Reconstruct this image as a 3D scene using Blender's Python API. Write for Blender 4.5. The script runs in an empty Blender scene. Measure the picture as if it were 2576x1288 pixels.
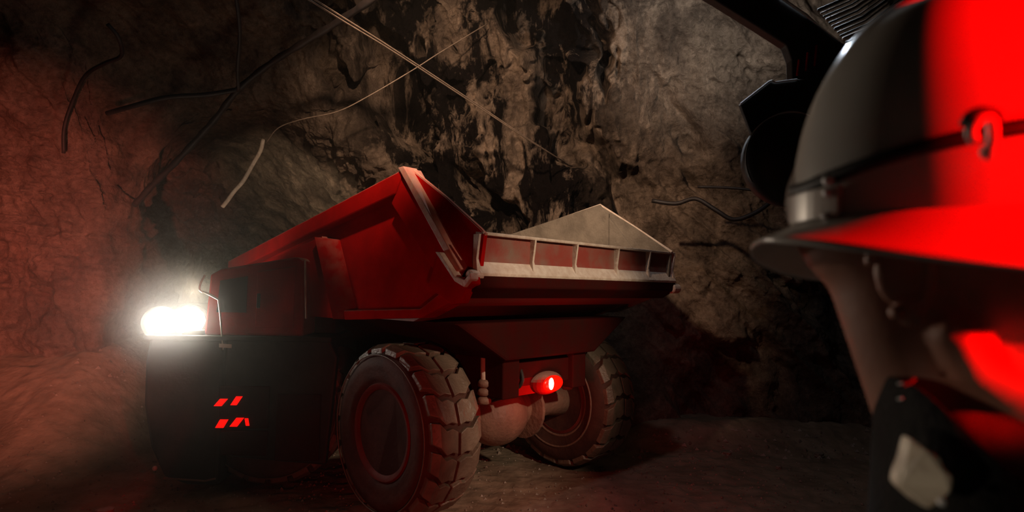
import bpy, bmesh, math, random
import numpy as np
from mathutils import Vector, Matrix
R_ = math.radians
random.seed(7)
sc = bpy.context.scene
col = sc.collection

# ------------------------------------------------------------------ camera
CAM = Vector((0, 0, 1.70)); PITCH, ROLL, FPX = .054, .017, 1490.0
fwd = Vector((0, math.cos(PITCH), math.sin(PITCH))); up0 = Vector((0, -math.sin(PITCH), math.cos(PITCH))); rt0 = Vector((1, 0, 0))
rt = rt0 * math.cos(ROLL) + up0 * math.sin(ROLL); up = -rt0 * math.sin(ROLL) + up0 * math.cos(ROLL)
cd = bpy.data.cameras.new('camera'); cam = bpy.data.objects.new('camera', cd); col.objects.link(cam)
cd.sensor_width = 36; cd.lens = FPX / 2576 * 36; cd.clip_start = .02; cd.clip_end = 100
cam.matrix_world = Matrix((( rt.x, up.x, -fwd.x, CAM.x), (rt.y, up.y, -fwd.y, CAM.y), (rt.z, up.z, -fwd.z, CAM.z), (0, 0, 0, 1)))
cd.dof.use_dof = True; cd.dof.focus_distance = 5.2; cd.dof.aperture_fstop = 4.0
sc.camera = cam

def at(px, py, Y):
    d = fwd + rt * ((px - 1288) / FPX) - up * ((py - 644) / FPX)
    return CAM + d * (Y / d.y)

# ------------------------------------------------------------------ world, exposure
w = bpy.data.worlds.new('world'); sc.world = w; w.use_nodes = True
w.node_tree.nodes['Background'].inputs[0].default_value = (.010, .007, .005, 1)
w.node_tree.nodes['Background'].inputs[1].default_value = .35
vs = sc.view_settings
sc.display_settings.display_device = 'sRGB'
vs.view_transform = 'Standard'; vs.look = 'None'; vs.exposure = 0; vs.gamma = 1; vs.use_curve_mapping = False
try:
    sc.cycles.volume_bounces = 0; sc.cycles.volume_step_rate = 2; sc.cycles.max_bounces = 6
    sc.cycles.sample_clamp_indirect = 4; sc.cycles.use_denoising = True
except Exception: pass

# ------------------------------------------------------------------ lights
def lamp(kind, name, loc, power, color, radius=.1, aim=None, cone=60, blend=.6):
    l = bpy.data.lights.new(name, kind); o = bpy.data.objects.new(name, l); col.objects.link(o)
    l.energy = power; l.color = color; o.location = loc
    if kind in ('POINT', 'SPOT'): l.shadow_soft_size = radius
    if kind == 'SPOT': l.spot_size = R_(cone); l.spot_blend = blend
    if aim is not None: o.rotation_euler = (Vector(aim) - Vector(loc)).to_track_quat('-Z', 'Y').to_euler()
    return o
lamp('SPOT', 'key_lamp_under_roof', (-.6, 2.6, 4.0), 800, (1, .68, .46), .07, (-.2, 7, 2.9), 76, .8)
lamp('POINT', 'cool_fill', (1.1, 3.9, 4.1), 20, (.9, .92, 1), .06)  # soft fill added to lift the dark rock at lower right
lamp('SPOT', 'red_lamp_truck', (.35, -.5, 1.05), 120, (1, .06, .04), .06, (.15, 4.7, .35), 50, .8)
lamp('SPOT', 'jacket_patch_fill', (-.9, -.1, 1.5), 7, (1, .82, .62), .02, (.27, .37, 1.575), 9, 1.0)  # narrow fill added to brighten the jacket patch
lamp('SPOT', 'cool_lamp_rim', (1.1, 3.9, 4.1), 380, (.80, .90, 1), .07, (.5, .9, 2.1), 46, .6)
lamp('SPOT', 'cool_lamp_right', (1.6, 4.2, 3.9), 190, (.96, .93, .88), .06, (2.1, 7, 5.2), 88, .9)
lamp('SPOT', 'warm_lamp_right', (2.7, 1.3, 3.0), 390, (1, .74, .52), .08, (-.15, 4.9, 1.05), 34, .8)
lamp('SPOT', 'red_lamp_left_wall', (-.4, -.5, .8), 3000, (1, .23, .15), .08, (-5.2, 6, 1.85), 32, 1.0)
lamp('SPOT', 'red_lamp_beside_person', (1.10, -.28, 2.00), 330, (1, .0, .0), .03, (.39, .41, 1.84), 23, .2)
lamp('POINT', 'deck_fill', (-2.75, 5.15, 1.62), 11, (1, .84, .62), .08)  # fill added above the deck to light the drift roof and brow
lamp('SPOT', 'drift_fill', (-2.95, 6.7, 1.5), 130, (1, .80, .56), .10, (-2.9, 10, 3.3), 75, .9)  # fill added out of sight behind the cab to light the drift roof
lamp('SPOT', 'helmet_side_fill', (-1.1, 2.3, 2.0), 22, (1, .80, .60), .04, (.25, .45, 1.78), 28, .8)  # fill added for the helmet's left side; nobody stands here
_u = Vector((math.sin(-.799), math.cos(-.799), 0))
lamp('POINT', 'tail_lamp_light', Vector((-.0901, 5.2292, .86)) - _u * .72, 3.2, (1, .03, .02), .04)

# ------------------------------------------------------------------ mesh helpers
class MB:
    def __init__(s, M=None): s.v = []; s.f = []; s.M = M
    def add(s, vs, fs):
        n = len(s.v)
        s.v += [tuple(s.M @ Vector(p)) if s.M else tuple(p) for p in vs]
        s.f += [tuple(i + n for i in f) for f in fs]
    def box(s, x0, x1, y0, y1, z0, z1):
        s.add([(x, y, z) for x in (x0, x1) for y in (y0, y1) for z in (z0, z1)],
              [(0, 1, 3, 2), (4, 6, 7, 5), (0, 4, 5, 1), (2, 3, 7, 6), (0, 2, 6, 4), (1, 5, 7, 3)])
    def prism(s, poly, y0, y1, taper=None):
        """poly in (x,z), extruded along y from y0 to y1"""
        n = len(poly)
        q = taper or poly
        s.add([(x, y0, z) for x, z in poly] + [(x, y1, z) for x, z in q],
              [tuple(range(n)), tuple(range(2 * n - 1, n - 1, -1))] + [(i, i + n, (i + 1) % n + n, (i + 1) % n) for i in range(n)])
    def prismx(s, poly, x0, x1):
        n = len(poly)
        s.add([(x0, y, z) for y, z in poly] + [(x1, y, z) for y, z in poly],
              [tuple(range(n)), tuple(range(2 * n - 1, n - 1, -1))] + [(i, i + n, (i + 1) % n + n, (i + 1) % n) for i in range(n)])
    def tube(s, pts, r, seg=8, closed=False):
        pts = [Vector(p) for p in pts]; n = len(pts)
        rs = r if isinstance(r, (list, tuple)) else [r] * n
        ref = None; vs = []
        for i, p in enumerate(pts):
            if closed: t = (pts[(i + 1) % n] - pts[i - 1]).normalized()
            else: t = (pts[min(i + 1, n - 1)] - pts[max(i - 1, 0)]).normalized()
            if ref is None:
                ref = Vector((0, 0, 1)) if abs(t.z) < .9 else Vector((1, 0, 0))
            a = (ref - t * ref.dot(t)).normalized(); ref = a; b = t.cross(a)
            for k in range(seg):
                an = 2 * math.pi * k / seg
                vs.append(p + (a * math.cos(an) + b * math.sin(an)) * rs[i])
        fs = []
        for i in range(n if closed else n - 1):
            j = (i + 1) % n
            for k in range(seg):
                fs.append((i * seg + k, i * seg + (k + 1) % seg, j * seg + (k + 1) % seg, j * seg + k))
        if not closed: fs += [tuple(range(seg))[::-1], tuple((n - 1) * seg + k for k in range(seg))]
        s.add(vs, fs)
    def lathe(s, prof, axis_o, seg=48, axis='y'):
        """prof list of (offset along axis, radius) about axis_o"""
        vs = []; o = Vector(axis_o)
        for a, r in prof:
            for k in range(seg):
                an = 2 * math.pi * k / seg; c, d = r * math.cos(an), r * math.sin(an)
                vs.append(o + (Vector((c, a, d)) if axis == 'y' else Vector((a, c, d)) if axis == 'x' else Vector((c, d, a))))
        fs = [(i * seg + k, i * seg + (k + 1) % seg, (i + 1) * seg + (k + 1) % seg, (i + 1) * seg + k) for i in range(len(prof) - 1) for k in range(seg)]
        fs += [tuple(range(seg))[::-1], tuple((len(prof) - 1) * seg + k for k in range(seg))]
        s.add(vs, fs)
    def ell(s, c, r, seg=20, ring=12, rot=None):
        c = Vector(c); vs = []; 
        for i in range(ring + 1):
            th = math.pi * i / ring
            for k in range(seg):
                ph = 2 * math.pi * k / seg
                p = Vector((r[0] * math.sin(th) * math.cos(ph), r[1] * math.sin(th) * math.sin(ph), r[2] * math.cos(th)))
                if rot: p = rot @ p
                vs.append(c + p)
        fs = [(i * seg + k, i * seg + (k + 1) % seg, (i + 1) * seg + (k + 1) % seg, (i + 1) * seg + k) for i in range(ring) for k in range(seg)]
        s.add(vs, fs)
    def build(s, name, mat, parent=None, smooth=False, bevel=0, **kw):
        me = bpy.data.meshes.new(name); me.from_pydata(s.v, [], s.f); me.validate()
        bm = bmesh.new(); bm.from_mesh(me)
        bmesh.ops.remove_doubles(bm, verts=bm.verts, dist=1e-6)
        bmesh.ops.recalc_face_normals(bm, faces=bm.faces)
        bm.to_mesh(me); bm.free()
        me.materials.append(mat)
        if smooth:
            me.polygons.foreach_set('use_smooth', [True] * len(me.polygons))
        o = bpy.data.objects.new(name, me); col.objects.link(o)
        if parent is not None: o.parent = parent
        if bevel:
            b = o.modifiers.new('bevel', 'BEVEL'); b.width = bevel; b.segments = 2; b.limit_method = 'ANGLE'; b.angle_limit = R_(35)
        tag(o, **kw)
        return o
def tag(o, label=None, cat=None, group=None, kind=None):
    if label: o['label'] = label
    if cat: o['category'] = cat
    if group: o['group'] = group
    if kind: o['kind'] = kind
def empty(name, loc=(0, 0, 0), rz=0, **kw):
    o = bpy.data.objects.new(name, None); col.objects.link(o); o.location = loc; o.rotation_euler = (0, 0, rz); tag(o, **kw); return o
def smooth_path(pts, n=6):
    pts = [Vector(p) for p in pts]; P = [pts[0] * 2 - pts[1]] + pts + [pts[-1] * 2 - pts[-2]]; out = []
    for i in range(1, len(P) - 2):
        for k in range(n):
            t = k / n
            out.append(.5 * ((2 * P[i]) + (P[i + 1] - P[i - 1]) * t + (2 * P[i - 1] - 5 * P[i] + 4 * P[i + 1] - P[i + 2]) * t * t + (3 * P[i] - P[i - 1] - 3 * P[i + 1] + P[i + 2]) * t ** 3))
    return out + [pts[-1]]

# ------------------------------------------------------------------ materials
def mat(name, c1, c2=None, scale=4, rough=.7, metal=0, bump=0, bscale=30, spec=.5, emit=None, estr=0, dust=None, dust_amt=.8, detail=6, lo=.35, hi=.65, stretch=None, rough2=None, sss=0, coat=0):
    m = bpy.data.materials.new(name); m.use_nodes = True; nt = m.node_tree; N = nt.nodes; L = nt.links
    b = N['Principled BSDF']; b.inputs['Roughness'].default_value = rough; b.inputs['Metallic'].default_value = metal
    b.inputs['Specular IOR Level'].default_value = spec; b.inputs['Coat Weight'].default_value = coat
    tc = N.new('ShaderNodeTexCoord'); mp = N.new('ShaderNodeMapping'); L.new(tc.outputs['Object'], mp.inputs[0])
    if stretch: mp.inputs['Scale'].default_value = stretch
    no = N.new('ShaderNodeTexNoise'); no.inputs['Scale'].default_value = scale; no.inputs['Detail'].default_value = detail; no.inputs['Roughness'].default_value = .6
    L.new(mp.outputs[0], no.inputs['Vector'])
    cr = N.new('ShaderNodeValToRGB'); cr.color_ramp.elements[0].position = lo; cr.color_ramp.elements[1].position = hi
    cr.color_ramp.elements[0].color = (*c1, 1); cr.color_ramp.elements[1].color = (*(c2 or c1), 1)
    L.new(no.outputs['Fac'], cr.inputs[0]); out = cr.outputs[0]
    if dust:
        g = N.new('ShaderNodeNewGeometry'); sx = N.new('ShaderNodeSeparateXYZ'); L.new(g.outputs['True Normal'], sx.inputs[0])
        n2 = N.new('ShaderNodeTexNoise'); n2.inputs['Scale'].default_value = 9; n2.inputs['Detail'].default_value = 8; L.new(tc.outputs['Object'], n2.inputs['Vector'])
        a = N.new('ShaderNodeMath'); a.operation = 'MULTIPLY_ADD'; L.new(n2.outputs['Fac'], a.inputs[0]); a.inputs[1].default_value = .7; L.new(sx.outputs['Z'], a.inputs[2])
        mr = N.new('ShaderNodeMapRange'); mr.inputs[1].default_value = .62; mr.inputs[2].default_value = 1.1; mr.inputs[4].default_value = dust_amt; L.new(a.outputs[0], mr.inputs[0])
        mx = N.new('ShaderNodeMix'); mx.data_type = 'RGBA'; L.new(mr.outputs[0], mx.inputs['Factor']); L.new(out, mx.inputs['A']); mx.inputs['B'].default_value = (*dust, 1)
        out = mx.outputs['Result']
    L.new(out, b.inputs['Base Color'])
    if bump:
        n3 = N.new('ShaderNodeTexNoise'); n3.inputs['Scale'].default_value = bscale; n3.inputs['Detail'].default_value = 8; L.new(mp.outputs[0], n3.inputs['Vector'])
        bu = N.new('ShaderNodeBump'); bu.inputs['Strength'].default_value = bump; bu.inputs['Distance'].default_value = .02; L.new(n3.outputs['Fac'], bu.inputs['Height']); L.new(bu.outputs[0], b.inputs['Normal'])
    if emit:
        b.inputs['Emission Color'].default_value = (*emit, 1); b.inputs['Emission Strength'].default_value = estr
    if sss:
        b.inputs['Subsurface Weight'].default_value = sss; b.inputs['Subsurface Radius'].default_value = (.01, .004, .002)
    return m

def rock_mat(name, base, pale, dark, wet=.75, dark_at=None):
    """grey-brown rock: mottled with pale dust; dark patches painted in for cavity shade"""
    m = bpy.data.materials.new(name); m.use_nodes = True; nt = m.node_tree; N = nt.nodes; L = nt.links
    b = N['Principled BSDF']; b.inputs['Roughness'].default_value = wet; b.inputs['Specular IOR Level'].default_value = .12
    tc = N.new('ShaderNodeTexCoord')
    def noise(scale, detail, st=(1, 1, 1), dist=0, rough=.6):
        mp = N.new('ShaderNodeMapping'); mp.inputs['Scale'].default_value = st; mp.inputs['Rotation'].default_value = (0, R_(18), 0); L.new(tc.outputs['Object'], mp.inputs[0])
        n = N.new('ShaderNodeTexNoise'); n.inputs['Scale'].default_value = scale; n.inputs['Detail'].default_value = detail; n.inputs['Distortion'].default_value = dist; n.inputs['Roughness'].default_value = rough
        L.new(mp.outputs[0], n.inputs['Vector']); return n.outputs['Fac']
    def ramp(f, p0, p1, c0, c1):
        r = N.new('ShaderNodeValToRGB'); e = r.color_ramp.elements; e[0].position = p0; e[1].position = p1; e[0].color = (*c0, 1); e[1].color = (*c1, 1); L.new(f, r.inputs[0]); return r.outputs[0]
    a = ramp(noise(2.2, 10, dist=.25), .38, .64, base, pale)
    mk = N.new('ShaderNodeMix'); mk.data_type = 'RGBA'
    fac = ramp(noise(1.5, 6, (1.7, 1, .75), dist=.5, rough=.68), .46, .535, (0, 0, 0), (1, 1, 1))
    at_ = N.new('ShaderNodeAttribute'); at_.attribute_name = 'shade_zone'
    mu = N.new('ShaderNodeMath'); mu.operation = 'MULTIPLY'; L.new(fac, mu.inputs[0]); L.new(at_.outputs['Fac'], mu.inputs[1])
    L.new(mu.outputs[0], mk.inputs['Factor']); L.new(a, mk.inputs['A']); mk.inputs['B'].default_value = (*dark, 1)  # near-black colour put in for shade in the rock cavities
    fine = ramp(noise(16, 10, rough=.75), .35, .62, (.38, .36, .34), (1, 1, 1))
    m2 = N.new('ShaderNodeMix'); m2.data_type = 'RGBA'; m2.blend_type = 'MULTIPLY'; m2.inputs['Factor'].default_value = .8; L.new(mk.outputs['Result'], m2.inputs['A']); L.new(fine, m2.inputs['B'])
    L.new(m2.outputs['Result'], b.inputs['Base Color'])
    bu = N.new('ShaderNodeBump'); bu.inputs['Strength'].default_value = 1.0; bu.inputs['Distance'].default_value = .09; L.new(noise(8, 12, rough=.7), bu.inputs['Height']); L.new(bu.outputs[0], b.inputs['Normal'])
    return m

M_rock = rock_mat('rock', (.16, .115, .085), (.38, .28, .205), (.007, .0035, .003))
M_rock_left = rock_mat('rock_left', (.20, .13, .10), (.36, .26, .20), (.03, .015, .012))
M_floor = mat('dirt_floor', (.20, .155, .105), (.36, .28, .20), 3, .75, bump=.8, bscale=14, detail=10)
M_stone = mat('stone', (.20, .16, .12), (.36, .30, .24), 8, .5, bump=.6, bscale=20)
M_paint = mat('red_paint', (.46, .006, .005), (.34, .006, .005), 5, .5, bump=.08, bscale=60, dust=(.42, .30, .24), dust_amt=.7, spec=.0)
M_paint_dusty = mat('dusty_red_paint', (.30, .05, .035), (.24, .15, .11), 4, .6, bump=.15, bscale=40, dust=(.50, .43, .35), dust_amt=.95, lo=.4, hi=.7)
M_strip = mat('worn_red_strip', (.66, .20, .15), (.60, .34, .26), 12, .6, bump=.2)
M_edge = mat('worn_dusty_steel', (.60, .46, .36), (.76, .65, .54), 18, .6, bump=.3, bscale=60)
M_inner = mat('dusty_grey_plate', (.13, .11, .085), (.21, .18, .14), 6, .75, bump=.3, bscale=50)
M_dark = mat('black_steel', (.014, .011, .010), (.03, .022, .018), 6, .55, bump=.1, dust=(.10, .08, .06), dust_amt=.5)
M_frame = mat('dark_red_steel', (.055, .006, .005), (.04, .010, .008), 6, .8, bump=.1, spec=.02)
M_axle = mat('muddy_axle', (.28, .17, .12), (.20, .11, .08), 7, .6, bump=.4, bscale=30)
M_rubber = mat('tyre_rubber', (.15, .11, .08), (.25, .19, .14), 7, .42, bump=.35, bscale=45, dust=(.16, .125, .09), dust_amt=.5, spec=.7)
M_rubber_wall = mat('tyre_sidewall', (.06, .028, .022), (.11, .05, .038), 5, .7, bump=.2, bscale=30, spec=.25)
M_rim = mat('wheel_rim', (.20, .03, .022), (.14, .025, .02), 5, .6, bump=.15, spec=.3)
M_glass = mat('dark_cab_glass', (.02, .02, .018), None, 3, .12, spec=.6)
M_chrome = mat('bright_metal', (.75, .68, .58), None, 5, .3, metal=.4)
M_lamp = mat('headlamp_lens', (.9, .9, .85), None, 5, .3, emit=(1, .93, .80), estr=45)
M_tail = mat('tail_lamp_core', (.9, .6, .5), None, 5, .3, emit=(1, .55, .40), estr=14)
M_taild = mat('tail_lamp_lens', (.6, .01, .005), None, 5, .3, emit=(1, .004, .0), estr=1.3)
M_mark = mat('marker_red_lens', (.7, .01, .005), None, 5, .4, emit=(1, .002, .0), estr=1.1)
M_cable = mat('black_cable', (.012, .009, .008), (.03, .02, .018), 8, .6)
M_rope = mat('pale_rope', (.85, .72, .56), (.62, .50, .38), 30, .8)
M_wire = mat('galvanised_wire', (.26, .19, .14), (.16, .12, .09), 20, .5, metal=.3)
M_shell = mat('helmet_shell', (.62, .60, .56), (.56, .53, .48), 9, .24, spec=.6)
M_strap = mat('black_strap', (.012, .011, .010), None, 9, .6)
M_clip = mat('helmet_clip', (.55, .50, .45), None, 9, .3)
M_bolt = mat('bolt_metal', (.8, .8, .8), None, 9, .5, metal=.3)
M_skin = mat('skin', (.40, .19, .13), (.34, .16, .11), 12, .5, bump=.05, bscale=120, sss=.1)
M_hair = mat('dark_hair', (.10, .06, .04), (.14, .09, .06), 60, .6)
M_cloth = mat('black_cloth', (.010, .009, .009), (.018, .016, .015), 40, .9, bump=.3, bscale=160, spec=.2)
M_reflect = mat('reflective_patch', (.78, .68, .54), (.36, .26, .19), 26, .45, lo=.42, hi=.6)
M_eye = mat('eye_white', (.7, .66, .6), None, 5, .2)
M_boot = mat('boot_rubber', (.02, .018, .016), None, 5, .5)

# ------------------------------------------------------------------ noise
def hash3(ix, iy, iz, seed):
    h = (ix.astype(np.int64) * 374761393 + iy.astype(np.int64) * 668265263 + iz.astype(np.int64) * 2147483647 // 7 + seed * 974711) & 0xffffffff
    h = ((h ^ (h >> 13)) * 1274126177) & 0xffffffff
    h = ((h ^ (h >> 16)) * 2246822519) & 0xffffffff
    return ((h ^ (h >> 15)) & 0xffff) / 32767.5 - 1
def vnoise(x, y, z, seed=0):
    ix, iy, iz = np.floor(x), np.floor(y), np.floor(z); fx, fy, fz = x - ix, y - iy, z - iz
    s = lambda t: t * t * t * (t * (t * 6 - 15) + 10)
    fx, fy, fz = s(fx), s(fy), s(fz); r = 0
    for a in (0, 1):
        for b in (0, 1):
            for c in (0, 1):
                r = r + hash3(ix + a, iy + b, iz + c, seed) * (fx if a else 1 - fx) * (fy if b else 1 - fy) * (fz if c else 1 - fz)
    return r
def fbm(x, y, z, f=1., o=5, seed=0, ridge=False, g=.5):
    r = 0; a = 1; t = 0
    for i in range(o):
        n = vnoise(x * f + 17.3 * i, y * f + 5.1 * i, z * f - 9.7 * i, seed + i)
        r = r + a * ((1 - 2 * np.abs(n)) if ridge else n); t += a; a *= g; f *= 2.03
    return r / t
def sstep(a, b, x):
    t = np.clip((x - a) / (b - a), 0, 1); return t * t * (3 - 2 * t)

# ------------------------------------------------------------------ rock shell: walls, side drift and roof of the tunnel
xs = np.unique(np.concatenate([np.linspace(-12, -6.5, 60), np.linspace(-6.5, 4.8, 820), np.linspace(4.8, 9, 70), np.linspace(-4.68, -4.38, 50)]))
# profile rows: parameter q 0..6 along control points, denser where seen
qs = np.concatenate([np.linspace(0, 1, 40)[:-1], np.linspace(1, 2, 50)[:-1], np.linspace(2, 3, 130)[:-1], np.linspace(3, 4, 210)[:-1], np.linspace(4, 5, 170)[:-1], np.linspace(5, 6, 60)])
X, Q = np.meshgrid(xs, qs, indexing='ij')
ip = lambda pts: np.interp(X, [p[0] for p in pts], [p[1] for p in pts])
Yf = ip([(-12, 3.2), (-9, 4.6), (-6.5, 5.9), (-5.2, 6.4), (-4.6, 6.5), (-4.3, 7.1), (-3.7, 7.4), (-1, 7.4), (.6, 7.1), (1.2, 7.0), (4, 6.9), (5, 6.2), (6.5, 4), (9, 1)])
w_ = sstep(-4.58, -4.46, X) * (1 - sstep(-.1, .9, X))              # 1 inside the side drift
hb = ip([(-4.8, 2.2), (-4.5, 2.65), (-3.9, 3.5), (-2.9, 3.72), (-2.3, 3.66), (-1.73, 3.3), (-1.39, 3.12), (-.6, 2.5), (.2, 1.7), (.8, .6), (1, .3)])
Ht = ip([(-12, 3.6), (-6, 4.0), (-4, 4.35), (-2, 4.8), (0, 5.0), (3, 5.0), (6, 4.8), (9, 4.5)])
Yd = 12.5
C = []
lerp = lambda a, b, t: a * (1 - t) + b * t
C.append((lerp(Yf, Yd, w_), 0 * X - .3))
C.append((lerp(Yf + .05, Yd, w_), lerp(.8, 2.4, w_) + 0 * X))
C.append((lerp(Yf + .05, Yf + 3.6, w_), lerp(1.6, hb * .92 + .1, w_)))
C.append((lerp(Yf, Yf + .15, w_), lerp(2.4, hb, w_)))
C.append((Yf - .45, Ht - .75))
C.append((Yf - 2.0, Ht + .25))
C.append((Yf * 0 - 3.0, Ht + .2))
Yg = np.zeros_like(X); Zg = np.zeros_like(X)
for i in range(6):
    m = (Q >= i) & (Q <= i + 1); t = Q - i
    p0 = C[max(i - 1, 0)]; p1 = C[i]; p2 = C[i + 1]; p3 = C[min(i + 2, 6)]
    for k, G in ((0, Yg), (1, Zg)):
        lin = lerp(p1[k], p2[k], t)
        cr = .5 * (2 * p1[k] + (p2[k] - p0[k]) * t + (2 * p0[k] - 5 * p1[k] + 4 * p2[k] - p3[k]) * t * t + (3 * p1[k] - p0[k] - 3 * p2[k] + p3[k]) * t ** 3)
        v = cr if i in (3, 4) else lin
        G[m] = v[m]
# the side drift veers off to the left behind the pillar
X = X - .78 * np.clip(Yg - 7.0, 0, None) * sstep(-4.58, -4.46, X)
# displacement along the surface normal
Px, Py, Pz = X.copy(), Yg, Zg
dPq = np.stack([np.gradient(a, axis=1) for a in (Px, Py, Pz)], -1); dPx = np.stack([np.gradient(a, axis=0) for a in (Px, Py, Pz)], -1)
nrm = np.cross(dPx, dPq); nrm /= np.linalg.norm(nrm, axis=-1, keepdims=True) + 1e-9
# make normals face the hollow of the tunnel (towards camera side)
ctr = np.stack([0 * Px, 0 * Py + 2, 0 * Pz + 1.5], -1) - np.stack([Px, Py, Pz], -1)
sg = np.sign((nrm * ctr).sum(-1, keepdims=True)); sg[sg == 0] = 1; nrm *= sg
for _ in range(3):
    for ax in (0, 1): nrm = (nrm + np.roll(nrm, 1, ax) + np.roll(nrm, -1, ax)) / 3
cz = np.exp(-(np.abs(X + .35) / 1.75) ** 3) * sstep(2.3, 3.0, Q)         # rugged central buttress
lz = 1 - sstep(-5.0, -4.2, X)
rz = sstep(1.3, 2.4, X)
big = fbm(Px, Py, Pz, .55, 4, 3)
mid = fbm(Px + .4 * big, Py, Pz * .8, 1.5, 5, 11)
drape = fbm(Px * 2.1 + Pz * .5, Py * .8, Pz * .7 - Px * .3, 1.3, 5, 23, ridge=True, g=.55)
diag = fbm(Px * 1.0 + Pz * 1.1, Py, (Pz * .35 - Px * .35), 1.6, 5, 41, ridge=True, g=.5)
horiz = fbm(Px * .5, Py * .6, Pz * 1.8 + Px * .3, 1.4, 4, 61, ridge=True)
blk = np.round(fbm(Px, Py, Pz, 1.1, 2, 77) * 5) / 5
fine = fbm(Px, Py, Pz, 6, 4, 91)
roofq = sstep(4.3, 4.9, Q)
disp = .28 * big + .13 * mid * (1 - .5 * roofq * lz) + cz * (.24 * drape + .10 * blk + .07 * mid) + rz * (.24 * diag + .05 * blk + .08 * mid) + lz * (1 - roofq) * (.16 * horiz + .10 * drape + .06 * mid) + .025 * fine * (1 - .6 * roofq * lz)
disp += .05 * drape * (1 - cz) * (1 - rz) + .022 * fbm(Px, Py, Pz * .8, 9, 4, 301, ridge=True, g=.6) * (1 - .5 * roofq * lz)
disp += .05 * (cz + .5 * rz) * fbm(Px * 1.2 + .3 * mid, Py, Pz * .6, 4.2, 4, 321, ridge=True, g=.6)
cav = fbm(Px * 1.25 + .35 * mid + Pz * .25, Py, Pz * .62, 1.25, 4, 131, g=.55)
cav2 = fbm(Px * 1.5, Py, Pz * 1.0, 2.6, 3, 151)
disp -= cz * (1.1 * sstep(.03, .28, cav) + .16 * sstep(.1, .3, cav2)) 
disp += cz * .10 * np.clip(fbm(Px * 1.2, Py, Pz * .6, 3.2, 3, 171, ridge=True), 0, 1)
disp -= rz * (1 - .3 * roofq) * .30 * sstep(.05, .3, fbm(Px + Pz * .9, Py, Pz * .4 - Px * .4, 1.2, 4, 191))
edgefade = 1
Px = Px + nrm[..., 0] * disp; Py = Py + nrm[..., 1] * disp; Pz = Pz + nrm[..., 2] * disp
shade_zone = np.clip(cz * 1.25 + .25 * rz * (1 - roofq), 0, 1)  # where cavity shade is painted into the rock colour
nx, nq = X.shape
iq_roof = int(np.searchsorted(qs, 4.55)); ix_l = int(np.searchsorted(xs, -4.46)); ix_r = int(np.searchsorted(xs, 5.0))
def shell(name, i0, i1, j0, j1, material, label):
    sub = np.stack([Px[i0:i1 + 1, j0:j1 + 1], Py[i0:i1 + 1, j0:j1 + 1], Pz[i0:i1 + 1, j0:j1 + 1]], -1).reshape(-1, 3)
    a, b = min(i1 + 1, nx) - i0, min(j1 + 1, nq) - j0
    I, J = np.meshgrid(np.arange(a - 1), np.arange(b - 1), indexing='ij'); I = I.ravel(); J = J.ravel()
    f = np.stack([I * b + J, I * b + J + 1, (I + 1) * b + J + 1, (I + 1) * b + J], -1)
    me = bpy.data.meshes.new(name); me.vertices.add(len(sub)); me.vertices.foreach_set('co', sub.ravel())
    me.loops.add(f.size); me.loops.foreach_set('vertex_index', f.ravel().astype(np.int32))
    me.polygons.add(len(f)); me.polygons.foreach_set('loop_start', np.arange(0, f.size, 4, dtype=np.int32))
    me.polygons.foreach_set('use_smooth', [True] * len(f)); me.update(calc_edges=True)
    at_ = me.attributes.new('shade_zone', 'FLOAT', 'POINT'); at_.data.foreach_set('value', shade_zone[i0:i1 + 1, j0:j1 + 1].ravel().astype(np.float32))
    me.materials.append(material); o = bpy.data.objects.new(name, me); col.objects.link(o); tag(o, label=label, kind='structure'); return o
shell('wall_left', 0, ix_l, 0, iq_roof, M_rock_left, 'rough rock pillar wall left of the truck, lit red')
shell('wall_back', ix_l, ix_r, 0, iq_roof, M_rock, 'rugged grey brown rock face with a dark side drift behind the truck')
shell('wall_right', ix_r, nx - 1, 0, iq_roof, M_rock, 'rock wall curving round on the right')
shell('ceiling', 0, nx - 1, iq_roof, nq - 1, M_rock, 'rough rock roof of the mine tunnel')

# floor of packed dirt that banks up against the left wall
gx = np.concatenate([np.linspace(-12, -5, 50)[:-1], np.linspace(-5, 5.5, 330)[:-1], np.linspace(5.5, 9, 25)])
gy = np.concatenate([np.linspace(-3, 2, 40)[:-1], np.linspace(2, 8, 240)[:-1], np.linspace(8, 14, 60)])
GX, GY = np.meshgrid(gx, gy, indexing='ij')
def floor_z(x, y):
    bank = 1.05 * sstep(4.7, 6.9, y) * (1 - sstep(-4.6, -3.3, x)) + .0 * x
    rough = .035 * fbm(x, y, 0 * x, 1.2, 5, 5) + .018 * fbm(x, y, 0 * x, 7, 3, 8, ridge=True)
    drift = .25 * sstep(8, 12, y)
    toe = .22 * sstep(6.35, 6.95, y + .12 * fbm(x, y, 0 * x, 1.3, 3, 9)) * sstep(1.0, 1.8, x)
    return bank + rough + drift + toe - .025
GZ = floor_z(GX, GY)
me = bpy.data.meshes.new('floor'); a, b = GX.shape
me.vertices.add(a * b); me.vertices.foreach_set('co', np.stack([GX, GY, GZ], -1).ravel())
I, J = np.meshgrid(np.arange(a - 1), np.arange(b - 1), indexing='ij'); I = I.ravel(); J = J.ravel()
f = np.stack([I * b + J, (I + 1) * b + J, (I + 1) * b + J + 1, I * b + J + 1], -1)
me.loops.add(f.size); me.loops.foreach_set('vertex_index', f.ravel().astype(np.int32)); me.polygons.add(len(f)); me.polygons.foreach_set('loop_start', np.arange(0, f.size, 4, dtype=np.int32))
me.polygons.foreach_set('use_smooth', [True] * len(f)); me.update(calc_edges=True); me.materials.append(M_floor)
o = bpy.data.objects.new('floor', me); col.objects.link(o); tag(o, label='packed dirt floor of the mine tunnel', kind='structure')
def fz(x, y): return float(floor_z(np.array([float(x)]), np.array([float(y)]))[0])

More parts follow.
